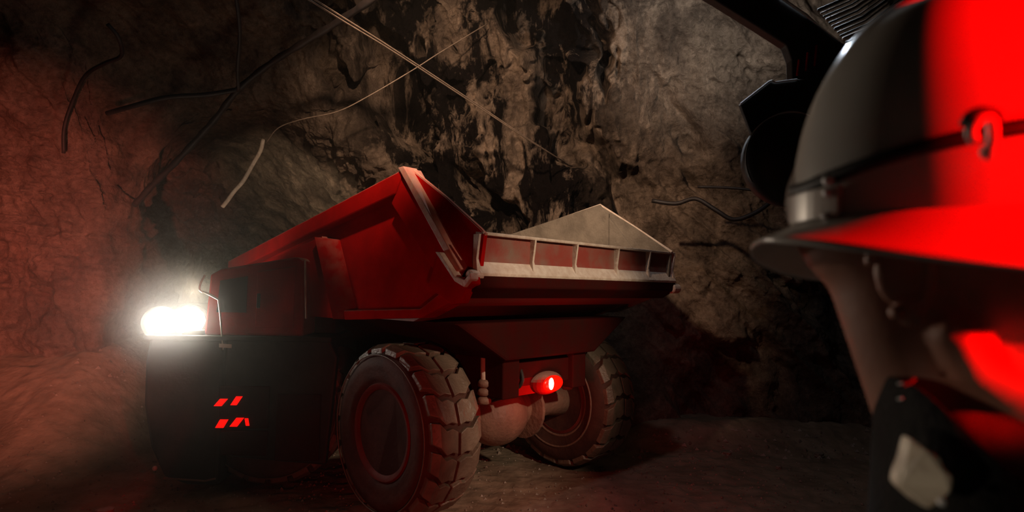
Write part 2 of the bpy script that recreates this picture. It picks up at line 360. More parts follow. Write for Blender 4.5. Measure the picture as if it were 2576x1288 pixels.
# ------------------------------------------------------------------ the dump truck
YAW = -.799
TX, TY = -.0901, 5.2292
truck = empty('dump_truck', (TX, TY, 0), math.atan2(math.cos(YAW), math.sin(YAW)),
              label='red articulated mine dump truck seen from its tail with dusty bed and big lugged tyres', cat='truck')
# rear unit coordinates: x = forward, y = towards the near side, z up. near side of the bed is y = +1.227
B = 1.227
def flip(poly): return poly
bed_near = []
def side_wall(s):
    """one side wall of the bed; s=+1 near side, -1 far side"""
    m = MB()
    y_out, y_in, y_rec = s * B, s * (B - .13), s * (B - .085)
    outline = [(-.256, 2.54), (1.22, 2.262), (2.95, 1.94), (2.95, 1.43), (.53, 1.425), (-.47, 1.487), (-.82, 1.62), (-.99, 1.78), (-.893, 1.806)]
    m.prism(outline, y_rec, y_in)                                   # recessed base plate
    m.prism([(.93, 2.11), (2.95, 1.76), (2.95, 1.43), (.56, 1.43)], y_out, y_rec)                # front plate, flush
    return m.build('side_wall', M_paint if s > 0 else M_inner, truck, bevel=.008)
sw = side_wall(1)
m = MB(); m.prism([(-.256, 2.54), (1.22, 2.262), (2.95, 1.94), (2.95, 1.80), (1.2, 2.13), (-.14, 2.36)], B + .012, B - .086)
m.build('top_rail', M_paint, truck, bevel=.012)
m = MB(); m.prism([(-.256, 2.54), (-.08, 2.30), (-.69, 1.72), (-.893, 1.806)], B, B - .086)
m.build('rear_side_band', M_paint, truck, bevel=.008)
m = MB(); m.prism([(-.195, 2.545), (-.262, 2.548), (-.905, 1.812), (-.850, 1.79)], B + .03, B - .09)
m.build('corner_strip', M_strip, truck, bevel=.006, label='pale worn edge strip down the tail corner')
m = MB(); m.prism([(-.256, 2.53), (-.658, 2.29), (-1.0, 2.06), (-1.035, 2.03), (-1.0, 1.80), (-.893, 1.806)], B - .04, B - .07)
m.build('tail_plate', M_paint, truck)
m = MB(); m.tube([(-.27, B - .055, 2.525), (-.658, B - .055, 2.29), (-1.0, B - .055, 2.062), (-1.04, B - .055, 2.03)], .011, 6)
m.build('tail_plate_edge', M_strip, truck, label='pale dusty edge of the tail plate')
m = MB(); m.prism([(-.075, 2.30), (-.035, 2.29), (-.655, 1.72), (-.69, 1.735)], B - .06, B - .088)  # dark strip painted in for the shadow of the groove
m.build('band_groove_shade', M_dark, truck, label='dark strip for the groove shadow along the tail corner band')
# upright flare: a boxed post whose rear face turns to the lamp
m = MB(); m.add([(.95, B + .055, 2.10), (.78, B - .085, 2.08), (.44, B - .085, 1.43), (.60, B + .055, 1.43), (.95, B - .09, 2.10), (.60, B - .09, 1.43)],
               [(0, 1, 2, 3), (0, 4, 1), (3, 2, 5), (0, 3, 5, 4), (1, 4, 5, 2)])
m.build('side_post', M_paint, truck)
m = MB(); m.prism([(.55, 1.50), (-.45, 1.55), (-.66, 1.66), (-.82, 1.62), (-.47, 1.487), (.53, 1.425)], B - .005, B - .06)
m.build('lower_sill', M_paint, truck, bevel=.01)
# far wall seen from inside
side_wall(-1)
m = MB(); m.prism([(-.256, 2.53), (-.658, 2.29), (-1.03, 2.045), (-1.01, 1.80), (-.6, 1.80), (1.2, 2.24)], -B + .09, -B + .12)
m.build('inner_side_plate', M_inner, truck, label='grey dusty inside of the far bed wall')
m = MB(); m.tube([(1.6, -B + .1, 2.17), (-.245, -B + .1, 2.54), (-.658, -B + .1, 2.285), (-1.035, -B + .1, 2.045)], .013, 6)
m.build('far_wall_edge', M_edge, truck)
m = MB(); m.box(-.375, -.345, -B + .12, -B + .14, 1.8, 2.44)
m.build('wall_rib', M_inner, truck)
# bed floor that kicks up at the tail, front wall, belly
m = MB(); m.prism([(-.98, 1.80), (-.2, 1.56), (2.9, 1.48), (2.9, 1.43), (-.25, 1.45), (-.86, 1.66), (-.98, 1.72)], B - .1, -B + .1)
m.build('bed_floor', M_paint_dusty, truck)
m = MB(); m.box(2.85, 2.95, -B + .05, B - .05, 1.45, 1.95); m.build('front_wall', M_paint, truck, bevel=.01)
m = MB(); m.prismx([(-1.05, 1.45), (1.05, 1.45), (.55, 1.16), (-.55, 1.16)], -.62, 2.7); m.build('belly', M_frame, truck, bevel=.02)
# tailgate
m = MB(); m.box(-.985, -.955, -B + .04, B - .05, 1.84, 2.035); m.build('tailgate_plate', M_paint_dusty, truck, label='dusty red brown tailgate plate')
m = MB(); m.prism([(-.955, 2.03), (-1.03, 2.026), (-1.034, 2.046), (-.955, 2.056)], B - .04, -B + .03); 
m.build('tailgate_top_edge', M_edge, truck, bevel=.005, label='pale worn top edge of the tailgate')
m = MB(); m.prism([(-.955, 1.905), (-1.035, 1.79), (-1.03, 1.77), (-.96, 1.78)], B - .02, -B + .02); m.build('tail_lip', M_edge, truck, bevel=.004, label='pale dusty lip along the tail')
m = MB(); m.prism([(-1.03, 1.775), (-1.02, 1.70), (-.90, 1.63), (-.8, 1.63), (-.8, 1.78)], B + .0, -B + .02); m.build('tail_beam', M_frame, truck, bevel=.01)
for vv in (-1.215, -.70, -.235, .30, .775, 1.19):
    y = -vv; m = MB()
    m.add([(-1.032, y - .008, 2.03), (-1.032, y + .008, 2.03), (-.98, y - .008, 2.03), (-.98, y + .008, 2.03),
           (-1.022, y - .028, 1.80), (-1.022, y + .010, 1.80), (-.98, y - .020, 1.84), (-.98, y + .010, 1.84),
           (-1.010, y - .009, 1.88), (-1.010, y + .009, 1.88)],
          [(0, 1, 9, 8), (8, 9, 5, 4), (0, 2, 3, 1), (0, 8, 4, 6, 2), (1, 3, 7, 5, 9), (2, 6, 7, 3), (4, 5, 7, 6)])
    m.build('tailgate_rib', M_edge, truck)
# hook bracket on the near corner
m = MB(); m.prism([(-.70, 1.92), (-.76, 1.905), (-.90, 1.755), (-.97, 1.765), (-1.03, 1.77), (-1.04, 1.72), (-.98, 1.69), (-.93, 1.60), (-.84, 1.59), (-.60, 1.70)], B + .05, B - .02)
m.build('hinge_bracket', M_paint, truck, bevel=.006)
m = MB(); m.prism([(-.70, 1.925), (-.745, 1.92), (-.90, 1.765), (-.99, 1.745), (-1.045, 1.79), (-1.05, 1.75), (-.99, 1.70), (-.90, 1.735)], B + .075, B + .01)
m.build('bracket_edge_light', M_edge, truck, bevel=.004, label='pale J shaped strip for the light on the hinge bracket edge')  # pale bar imitates light caught on the bracket's top edge
m = MB(); m.lathe([(-.05, .025), (-.04, .034), (.05, .034), (.06, .025)], (-1.0, B - .01, 1.775), 14); m.build('hinge_pin', M_edge, truck)
m = MB(); m.lathe([(-.06, .035), (-.05, .045), (.05, .045), (.06, .035)], (-1.0, -B, 1.72), 14); m.box(-1.0, -.93, -B - .03, -B + .05, 1.74, 1.80); m.build('hinge_pin', M_edge, truck)

# chassis and axle
m = MB()
for y in (-.42, .42): m.box(-.55, 2.9, y - .09, y + .09, .86, 1.18)
m.box(-.50, -.36, -.5, .5, .92, 1.12); m.box(1.2, 1.4, -.5, .5, .86, 1.15)
m.build('rear_chassis', M_frame, truck, bevel=.01)
def rot_tube(pts, r, seg=20):
    m = MB(); m.tube(pts, r, seg); return m
m = MB(); m.ell((-.05, .08, .62), (.25, .30, .26), 28, 18); m.build('differential', M_axle, truck, smooth=True)
m = rot_tube([(0, -.88, .6375), (0, -.6, .6375), (0, -.30, .6375), (0, 0, .63), (0, .3, .6375), (0, .6, .6375), (0, .88, .6375)], [.17, .13, .15, .24, .15, .13, .17], 24); m.build('axle_tube', M_axle, truck, smooth=True)
m = MB(); m.lathe([(0, .27), (.03, .27), (.04, .2)], (-.02, -.28, .63), 24); m.build('axle_flange', M_axle, truck, smooth=False)
for y in (.50, -.52):
    m = MB(); m.tube([(-.32, y, 1.35), (-.33, y, 1.05), (-.34, y, .9)], .028, 10); m.build('suspension_rod', M_edge, truck, smooth=True)
    for k in range(3):
        m = MB(); m.lathe([(0, .04), (.015, .055), (.045, .055), (.06, .04)], (-.34, y, .80 + .065 * k), 14, axis='z'); m.build('rod_collar', M_axle, truck, smooth=True)
for i, (y0, dy) in enumerate([(.36, .1), (.30, .16), (.24, .05)]):
    m = MB(); m.tube(smooth_path([(-.42, y0, 1.15), (-.52, y0 + dy * .5, .98), (-.40, y0 + dy, .86), (-.2, y0 + dy, .78)]), .016, 8); m.build('hose', M_cable, truck, smooth=True)
# rear lamp under the bed
tl = MB(); tl.ell((-.50, -.04, .93), (.085, .19, .095), 24, 14); tl.box(-.50, -.40, -.20, .30, .86, .99)
tl = tl.build('tail_lamp_housing', M_paint, truck, smooth=False)
m = MB(); m.ell((-.565, -.05, .93), (.030, .125, .066), 20, 10); m.build('lamp_lens', M_taild, tl, smooth=True, label='glowing red lens')
m = MB(); m.ell((-.592, .0, .935), (.014, .026, .048), 14, 8); m.build('lamp_bulb', M_tail, tl, smooth=True, label='white hot lamp core')

# wheels
def wheel(M, name_label=None, r=.6375, w=.463, outer=+1, seed=1):
    """M places the wheel: local y = axle, +y outer face at 0, inner face at -w"""
    rim = MB(M)
    prof = [(-w * .93, .335), (-w * .95, .30), (-w * .55, .27), (-w * .45, .12), (-.10, .12), (-.09, .20), (-.055, .215), (-.05, .29), (-.015, .315), (-.005, .345), (-.03, .36)]
    rim.lathe(prof, (0, 0, 0), 48)
    ro = rim.build('wheel', M_rim, truck, smooth=True)
    es = ro.modifiers.new('es', 'EDGE_SPLIT'); es.split_angle = R_(40)
    t = MB(M)
    rt_ = r - .045
    tp = [(-.03, .34), (-.012, .37), (.012, .40), (.006, .425), (.022, .46), (.018, rt_ * .86), (0, rt_ * .93), (-.025, rt_ * .975), (-.05, rt_), (-w * .5, rt_ + .012), (-w + .05, rt_), (-w + .025, rt_ * .975), (-w, rt_ * .93), (-w - .018, rt_ * .86), (-w - .02, .46), (-w - .006, .40), (-w + .03, .34)]
    t.lathe(tp, (0, 0, 0), 72)
    to = t.build('tyre', M_rubber_wall, ro, smooth=True)
    lug = MB(M); n = 20
    def ringpt(y, ang, rad): return (rad * math.cos(ang), y, rad * math.sin(ang))
    for k in range(n):
        a0 = 2 * math.pi * k / n; da = 2 * math.pi / n
        # two staggered columns of chevron blocks and a small shoulder block
        for (ya, yb, off, skew, gap) in ((-.015, -w * .46, 0, .45, .10), (-w * .51, -w + .015, .5, -.45, .10)):
            A = a0 + off * da; vs = []
            nseg = 4
            for i in range(nseg + 1):
                y = ya + (yb - ya) * i / nseg
                zig = skew * da * (i / nseg) + (.16 * da if i == 2 else 0)
                shoulder = (i == 0 and off == 0) or (i == nseg and off != 0)
                rr = r - (.030 if shoulder else 0); rb = rt_ * (.90 if shoulder else .97)
                g0 = gap * da * (1 if i in (0, nseg) else .7)
                for ang in (A + zig + g0, A + zig + da - g0):
                    vs += [ringpt(y, ang, rb), ringpt(y + 0, ang + (.03 * da if ang < A + zig + da * .5 else -.03 * da), rr)]
            fs = []
            for i in range(nseg):
                b0, b1 = i * 4, (i + 1) * 4
                fs += [(b0 + 1, b0 + 3, b1 + 3, b1 + 1), (b0, b0 + 1, b1 + 1, b1), (b0 + 2, b1 + 2, b1 + 3, b0 + 3)]
            fs += [(0, 2, 3, 1), (nseg * 4, nseg * 4 + 1, nseg * 4 + 3, nseg * 4 + 2)]
            lug.add(vs, fs)
    lo = lug.build('tread', M_rubber, ro, bevel=.006)
    hb_ = MB(M); hb_.lathe([(-.085, .20), (-.06, .19), (-.055, .17), (-.055, .10), (-.04, .09), (-.04, .02)], (0, 0, 0), 32); hb_.build('hub', M_rim, ro, smooth=False)
    bt = MB(M)
    for k in range(12):
        an = k * math.pi / 6; bt.lathe([(-.06, .013), (-.03, .013)], (.245 * math.cos(an), 0, .245 * math.sin(an)), 6)
    bt.build('wheel_bolts', M_axle, ro, kind='stuff')
    rg = MB(M); rg.tube([ringpt(.020, 2 * math.pi * k / 64, .56) for k in range(64)], .005, 6, closed=True); rg.build('sidewall_ring', M_rubber, ro, smooth=True)
    rg = MB(M); rg.tube([ringpt(-w - .016, 2 * math.pi * k / 64, .44) for k in range(64)], .010, 6, closed=True)
    rg.tube([ringpt(-w * .93, 2 * math.pi * k / 64, .345) for k in range(64)], .014, 6, closed=True); rg.build('bead_ring', M_axle, ro, smooth=True)
    return ro
W2 = 1.219
wheel(Matrix.Translation((0, W2, .6375)))
wheel(Matrix.Translation((0, -W2, .6375)) @ Matrix.Rotation(math.pi, 4, 'Z'))

# front unit: turned towards the left, x = forward, y = near side, origin below its near rear corner
Mroot = Matrix.Translation((TX, TY, 0)) @ Matrix.Rotation(math.atan2(math.cos(YAW), math.sin(YAW)), 4, 'Z')
YAW2 = -1.60
Mfront = Matrix.Translation((-1.55, 4.92, 0)) @ Matrix.Rotation(math.atan2(math.cos(YAW2), math.sin(YAW2)), 4, 'Z')
MF = Mroot.inverted() @ Mfront
def F(): return MB(MF)
# lower dark body: u from 0 (rear) to 1.42 (nose)
m = F(); m.prism([(1.41, 1.24), (1.435, 1.05), (1.43, .70), (1.36, .36), (1.24, .12), (1.05, .06), (.80, .06), (.80, 1.24)], 0, -2.3); m.build('nose_body', M_dark, truck, bevel=.03)
m = F(); m.prism([(.80, 1.24), (.80, .30), (.62, .27), (-.05, .22), (-.12, 1.10), (-.05, 1.24)], -.02, -.10); m.build('side_skirt', M_dark, truck, bevel=.02)
m = F(); m.box(-.05, .80, -2.3, -.12, .95, 1.23); m.build('engine_frame', M_dark, truck)
m = F(); m.box(.42, .80, .004, -.03, .30, .50); m.build('step_panel', M_frame, truck, bevel=.01)
m = F(); m.box(.0, .36, .004, -.03, .26, .80); m.build('battery_cover', M_frame, truck, bevel=.01)
m = F(); m.box(.42, .82, .01, -.03, .52, .86); m.build('lamp_panel', M_frame, truck, bevel=.01)
for (a, z, wd, ht, sk) in ((.80, .73, .062, .058, .024), (.675, .745, .050, .07, .022), (.785, .56, .065, .066, .018), (.665, .573, .060, .07, .026), (.583, .575, .026, .058, -.006)):
    m = F(); m.prism([(a + sk - wd / 2, z - ht / 2), (a + sk + wd / 2, z - ht / 2), (a - sk + wd / 2, z + ht / 2), (a - sk - wd / 2, z + ht / 2)], .012, .022)
    m.build('marker_lens', M_mark, truck, label='glowing red slanted marker lens')
# deck, cab, hood
m = F(); m.prism([(1.44, 1.27), (1.44, 1.23), (-.08, 1.23), (-.08, 1.27)], .03, -2.33); m.build('deck', M_dark, truck, bevel=.01)
m = F(); m.prism([(.98, 1.27), (.95, 1.77), (.86, 1.82), (.24, 1.93), (.19, 1.90), (.17, 1.27)], -.02, -1.1); m.build('cab', M_paint, truck, bevel=.02)
m = F(); m.prism([(.88, 1.46), (.86, 1.72), (.64, 1.76), (.64, 1.46)], -.012, -.03); m.build('cab_window', M_glass, truck)
m = F(); m.prism([(.56, 1.34), (.56, 1.80), (.25, 1.85), (.25, 1.34)], -.010, -.025); m.build('cab_door', M_paint, truck, bevel=.006)
m = F(); m.box(.52, .545, .0, .02, 1.5, 1.62); m.build('door_handle', M_dark, truck, bevel=.004)
m = F(); m.prism([(1.3, 1.27), (1.25, 1.52), (.9, 1.56), (.9, 1.27)], -1.15, -2.25); m.build('hood', M_paint, truck, bevel=.03)
m = F(); m.prism([(-.02, 1.27), (-.02, 1.80), (.16, 1.84), (.16, 1.27)], -.3, -1.9); m.build('rear_guard', M_frame, truck, bevel=.01)
m = F(); m.tube([(.165, .005, 1.9), (.15, .005, 1.6), (.14, .005, 1.42)], .008, 6); m.build('grab_rail', M_edge, truck, smooth=True)
# rods by the lamps
def rootpt(p): return Mroot.inverted() @ p
m = MB(); m.tube([rootpt(p) for p in smooth_path([at(516, 692, 4.86), at(505, 712, 4.84), at(502, 728, 4.84), at(509, 735, 4.88)])], .0085, 8); m.build('mirror_arm', M_chrome, truck, smooth=True, label='small curved pale rod')
m = MB(); m.tube([rootpt(p) for p in [at(509, 733, 4.88), at(532, 743, 4.86), at(550, 754, 4.86), at(555, 800, 4.86), at(560, 866, 4.88), at(560, 880, 4.9)]], [.006, .012, .009, .007, .007, .01], 8); m.build('hand_rail', M_chrome, truck, smooth=True, label='thin bright bent hand rail')
m = MB(); q = [rootpt(at(551, 864, 4.87)), rootpt(at(583, 866, 4.87)), rootpt(at(583, 876, 4.87)), rootpt(at(551, 874, 4.87))]
q2 = [rootpt(at(551, 864, 4.95)), rootpt(at(583, 866, 4.95)), rootpt(at(583, 876, 4.95)), rootpt(at(551, 874, 4.95))]
m.add(q + q2, [(0, 1, 2, 3), (7, 6, 5, 4), (0, 4, 5, 1), (1, 5, 6, 2), (2, 6, 7, 3), (3, 7, 4, 0)]); m.build('rail_foot', M_chrome, truck)
# two work lamps on the deck corner
for i, (px, py) in enumerate(((404, 812), (478, 806))):
    c = at(px, py, 4.95); d = (Vector((.1, -.6, 1.55)) - c).normalized()
    Ml = Mroot.inverted() @ Matrix.Translation(c) @ d.to_track_quat('Y', 'Z').to_matrix().to_4x4()
    h = MB(Ml); h.lathe([(-.16, .05), (-.13, .10), (-.02, .135), (.02, .14), (.02, .12)], (0, 0, 0), 28); ho = h.build('work_lamp', M_dark, truck, smooth=True)
    h = MB(Ml); h.lathe([(.015, .118), (.03, .10), (.036, .03)], (0, 0, 0), 28); h.build('lens', M_lamp, ho, smooth=True, label='glaring white lamp lens')
    h = MB(Ml); h.box(-.02, .02, -.12, -.08, -.22, -.08); h.build('bracket', M_dark, ho)
    lamp('SPOT', 'work_lamp_light', tuple(c + d * .06), 21, (1, .92, .76), .09, tuple(c + d * 3), 150, 1.0)
m = F(); m.box(.98, 1.42, -.02, -.16, 1.255, 1.31); m.build('lamp_bar', M_dark, truck, bevel=.008)
# front wheels, mostly behind the skirt
wheel(MF @ Matrix.Translation((.46, -.14, .6375)))
wheel(MF @ Matrix.Translation((.46, -2.3, .6375)) @ Matrix.Rotation(math.pi, 4, 'Z'))
# hitch
m = MB(); m.tube([(2.2, 0, .95), MF @ Vector((.1, -1.2, 1.0))], .16, 12); m.build('articulation_hitch', M_frame, truck)
m = MB(); m.box(1.7, 2.6, -.5, .5, .8, 1.16); m.build('hitch_block', M_frame, truck, bevel=.02)
m = MB(); m.tube([(1.0, .95, 1.0), (1.9, .95, 1.0), (2.0, .9, 1.02)], .16, 16); m.build('fuel_tank', M_dark, truck, smooth=True)
m = F(); m.ell((1.3, .02, .2), (.02, .02, .02), 10, 6); m.build('tie_eye', M_chrome, truck, smooth=True)
m = F(); m.tube([(1.23, .012, .12), (.9, .012, .10), (.82, .012, .12)], .008, 6); m.build('lower_trim', M_axle, truck)

# ------------------------------------------------------------------ cables, pipes and rope
def cable(name, pts, r, mt, label, cat, n=6, group=None):
    P = smooth_path([at(*p) for p in pts], n); m = MB(); 
    rs = [r * (1 + .15 * math.sin(i * 1.7)) for i in range(len(P))] if name == 'hose' else r
    m.tube(P, rs, 8); return m.build(name, mt, smooth=True, label=label, cat=cat)
for dy, lab in ((0, 'upper of two thin straight steel wires crossing the rugged rock face'), (9, 'lower of two thin straight steel wires crossing the rugged rock face')):
    cable('steel_wire', [(770, -15 + dy, 3.3), (860, 42 + dy, 3.9), (1000, 130 + dy * .7, 4.7), (1200, 262 + dy * .5, 5.6), (1330, 350 + dy * .3, 6.1), (1420, 408, 6.75)], .0062, M_wire, lab, 'wire', 4)
cable('thin_wire', [(1225, 60, 6.3), (1110, 130, 6.1), (1040, 175, 6.05), (930, 240, 6.0), (850, 280, 6.0), (760, 300, 6.0), (700, 322, 6.05), (668, 362, 6.15)], .006, M_wire, 'thin sagging wire from the roof down to the pale rope', 'wire')
cable('rope', [(662, 352, 6.15), (655, 380, 6.1), (635, 415, 6.05), (612, 455, 6.0), (590, 480, 6.0), (572, 505, 6.0), (560, 520, 6.02)], .021, M_rope, 'pale frayed rope end hanging above the side drift', 'rope')
cable('hose', [(338, 516, 6.3), (380, 470, 6.2), (440, 410, 6.1), (500, 345, 6.0), (545, 295, 5.9), (600, 225, 5.7), (680, 160, 5.5), (760, 110, 5.2), (850, 55, 4.9), (940, -5, 4.5), (1010, -60, 4.3)], .030, M_cable, 'thick dark hose slung diagonally across the drift brow to the roof', 'hose')
cable('bent_pipe', [(160, 385, 6.1), (162, 320, 6.0), (185, 250, 5.9), (215, 190, 5.75), (262, 160, 5.6), (305, 140, 5.5), (298, 95, 5.3), (270, 60, 5.2)], .018, M_cable, 'dark bent pipe climbing the left wall to the roof', 'pipe')
cable('roof_cable', [(600, 225, 5.65), (520, 238, 5.6), (420, 245, 5.5), (330, 268, 5.5), (270, 285, 5.6)], .024, M_cable, 'dark cable running left from the hose under the roof', 'cable')
cable('roof_strand', [(600, 230, 5.6), (598, 170, 5.4), (603, 100, 5.2), (600, 40, 5.0), (590, -30, 4.8)], .016, M_cable, 'thin dark cable rising straight up from the hose', 'cable')
cable('loose_cable', [(1640, 505, 6.2), (1700, 512, 6.1), (1750, 500, 6.0), (1800, 528, 5.9), (1845, 552, 5.85), (1900, 535, 5.8), (1950, 500, 5.8), (2000, 470, 5.8), (2060, 440, 5.9)], .022, M_cable, 'black cable sagging in a loop beside the white helmet', 'cable')
cable('loose_cable', [(1755, 470, 6.1), (1830, 472, 6.0), (1900, 480, 5.9), (1960, 500, 5.85)], .014, M_cable, 'thinner black cable above the sagging loop', 'cable')

# ------------------------------------------------------------------ lamp stand behind the person
YS = 2.15
st = empty('lamp_stand', (at(2420, 900, YS).x, YS, 0), 0, label='black steel boom and post with a hooded lamp behind the helmet', cat='stand')
def spt(px, py, Y): return at(px, py, Y) - Vector((at(2420, 900, YS).x, YS, 0))
zf = fz(at(2420, 900, YS).x, YS)
m = MB(); m.box(-.06, .06, -.06, .06, zf, 2.45); m.box(-.25, .25, -.2, .2, zf - .02, zf + .03); m.build('post', M_dark, st, bevel=.01)
def slab(m, pts, Y, th):
    n = len(pts); v = [spt(x, y, Y) for x, y in pts]; v2 = [p + Vector((0, th, 0)) for p in v]
    m.add(v + v2, [tuple(range(n)), tuple(range(2 * n - 1, n - 1, -1))] + [(i, i + n, (i + 1) % n + n, (i + 1) % n) for i in range(n)])
m = MB(); slab(m, [(1560, -140), (1800, 0), (1900, 62), (1978, 112), (1992, 150), (1994, 215), (2100, 330), (2470, 330), (2470, 200), (2120, 108), (2035, 42), (1968, -3), (1760, -140)], YS, .05); m.build('boom', M_dark, st, bevel=.006)
m = MB(); m.tube([spt(1965, -6, YS - .01), spt(2028, 38, YS - .01), spt(2062, 66, YS - .01), spt(2112, 104, YS - .01)], [.005, .006, .002, .002], 6); m.build('boom_glint', M_bolt, st, label='bright strip for the rim light on the boom')  # pale tube put in for the rim light along the boom
for k in range(11):
    x0, y0 = 2058 + k * 7, 26 + k * 8
    m = MB(); m.tube([spt(x0, y0, YS + .08), spt(x0 + 70, y0 - 30, YS + .1), spt(x0 + 200, y0 - 105 - 3 * k, YS + .16)], .004 if k % 3 else .007, 6); m.build('rod', M_wire if k % 2 else M_dark, st, smooth=True)
m = MB(); slab(m, [(1862, 262), (1938, 204), (1950, 206), (2012, 199), (2100, 205), (2120, 420), (1892, 340)], YS - .12, .02); m.build('lamp_hood', M_dark, st, bevel=.004)
m = MB(); m.tube([spt(1863, 261, YS - .125), spt(1935, 205, YS - .125), spt(1942, 203, YS - .125), spt(1950, 207, YS - .125), spt(2005, 200, YS - .125)], .003, 6); m.build('hood_glint', M_bolt, st, label='bright strip for the rim light on the lamp hood')  # thin pale tube imitates light caught along the hood's top
c = spt(1992, 402, YS - .22); m = MB(); m.lathe([(-.05, .02), (-.045, .10), (-.02, .150), (.0, .158), (.05, .15), (.08, .08)], c, 40); m.build('lamp_drum', M_dark, st, smooth=True)
P_ = [c + Vector((.156 * math.cos(R_(a)), -.008, .156 * math.sin(R_(a)))) for a in range(60, 216, 6)]
m = MB(); m.tube(P_, [.0012 + .004 * math.exp(-((k - 5) / 3) ** 2) for k in range(len(P_))], 6); m.build('drum_glint', M_bolt, st, smooth=True, label='bright strip for the rim glint on the lamp drum')  # swelling pale tube put in as the drum's rim glint
for k in range(3):
    m = MB(); m.tube([spt(2005 + 22 * k, 190 - 12 * k, YS - .02), spt(2010 + 22 * k, 150 - 18 * k, YS - .03)], .004, 6); m.build('red_ribbon', M_paint, st, label='small red streak on the boom')

# ------------------------------------------------------------------ stones and gravel on the floor
def stone_mb(c, r, seed):
    rnd = random.Random(seed); bm = bmesh.new(); bmesh.ops.create_icosphere(bm, subdivisions=2, radius=1)
    k = [rnd.uniform(-9, 9) for _ in range(3)]
    m = MB(); vs = []
    for v in bm.verts:
        n = 1 + .22 * math.sin(3 * v.co.x + k[0]) * math.cos(2.5 * v.co.y + k[1]) + .12 * math.sin(6 * v.co.z + k[2])
        vs.append((c[0] + v.co.x * r * n, c[1] + v.co.y * r * .8 * n, c[2] + v.co.z * r * .6 * n))
    m.add(vs, [tuple(v.index for v in f.verts) for f in bm.faces]); bm.free(); return m
for i, (px, py, Y, r, lab) in enumerate([(265, 1255, 4.45, .06, 'fist sized stone catching red light on the floor at lower left'),
        (2060, 1128, 6.3, .05, 'pale stone at the toe of the rock wall left of the jacket'),
        (1830, 1122, 6.3, .045, 'small stone at the foot of the rock wall beside the far tyre'),
        (1960, 1150, 5.9, .035, 'small flat stone on the floor between far tyre and jacket')]):
    p = at(px, py, Y); z = fz(p.x, p.y)
    stone_mb((p.x, p.y, z + r * .35), r, i).build('stone', M_stone, smooth=False, label=lab, cat='stone')
g = MB(); rnd = random.Random(3); tet = [(0, 0, 1), (.9, 0, -.3), (-.45, .8, -.3), (-.45, -.8, -.3)]
for _ in range(2600):
    x, y = rnd.uniform(-4.6, 4.6), rnd.uniform(3.9, 6.8); s = rnd.uniform(.005, .02) * (1 + 1.0 * (y > 6.2)); z = fz(x, y) if False else 0; a = rnd.uniform(0, 6.28)
    g.add([(x + s * (p[0] * math.cos(a) - p[1] * math.sin(a)), y + s * (p[0] * math.sin(a) + p[1] * math.cos(a)), z + s * .7 * p[2]) for p in tet], [(0, 1, 2), (0, 2, 3), (0, 3, 1), (1, 3, 2)])
va = np.array(g.v); cen = va.reshape(-1, 4, 3).mean(1); zz = floor_z(cen[:, 0], cen[:, 1]); va[:, 2] += np.repeat(zz, 4) + .004; g.v = [tuple(p) for p in va]
g.build('gravel', M_stone, label='loose gravel scattered over the dirt floor', cat='gravel', kind='stuff')

# ------------------------------------------------------------------ the person, close on the right, facing right
HX, HY, HZ = .335, .465, 1.712
per = empty('person', (.40, .46, fz(.4, .46)), 0, label='person in a white hard hat and black jacket, close to the camera, facing right', cat='person')
PO = Vector((.40, .46, fz(.4, .46)))
al = R_(-28); Rh = Matrix.Rotation(al, 3, 'Z')                      # facing +x turned a little to the camera
def hp(f, s, z): return Vector((HX, HY, HZ)) + Rh @ Vector((f, -s, z)) - PO       # forward, right side (towards camera), up
body = MB()
def cap(a, b, ra, rb, n=5, seg=14):
    a, b = Vector(a), Vector(b); pts = []; rs = []
    for i in range(3): t = (i + 1) / 4; pts.append(a - (b - a).normalized() * ra * math.cos(t * math.pi / 2)); rs.append(ra * math.sin(t * math.pi / 2))
    for i in range(n + 1): t = i / n; pts.append(a.lerp(b, t)); rs.append(ra + (rb - ra) * t)
    for i in range(3): t = (i + 1) / 4; pts.append(b + (b - a).normalized() * rb * math.sin(t * math.pi / 2)); rs.append(rb * math.cos(t * math.pi / 2))
    return pts, rs, seg
def addcap(mb, *a, **k): p, r, s = cap(*a, **k); mb.tube(p, r, s)
Rh4 = Rh
# skull, face, jaw, chin, cheek, brow, nose
body.ell(hp(-.008, 0, .055), (.098, .074, .085), 32, 20, Rh)
body.ell(hp(.035, 0, .0), (.060, .062, .075), 28, 18, Rh)
body.ell(hp(.045, 0, -.055), (.050, .050, .045), 24, 14, Rh)
body.ell(hp(.072, 0, -.088), (.022, .026, .022), 16, 10, Rh)
for s in (-1, 1):
    body.ell(hp(.062, s * .042, -.020), (.026, .024, .022), 16, 10, Rh)
    body.tube([hp(-.005, s * .058, -.03), hp(.01, s * .056, -.062), hp(.05, s * .036, -.088), hp(.075, s * .012, -.098)], [.016, .017, .016, .014], 10)
    body.ell(hp(.080, s * .030, .022), (.014, .026, .010), 12, 8, Rh)
body.tube([hp(.088, 0, .015), hp(.105, 0, -.012), hp(.112, 0, -.03)], [.009, .012, .015], 10)
body.ell(hp(.088, 0, -.055), (.012, .022, .008), 14, 8, Rh); body.ell(hp(.087, 0, -.067), (.012, .02, .008), 14, 8, Rh)
# neck leaning down and to the right
body.tube([hp(-.022, 0, .02), hp(-.010, 0, -.035), Vector((.348, .465, 1.61)) - PO, Vector((.378, .465, 1.55)) - PO, Vector((.40, .46, 1.46)) - PO], [.060, .056, .058, .060, .072], 24)
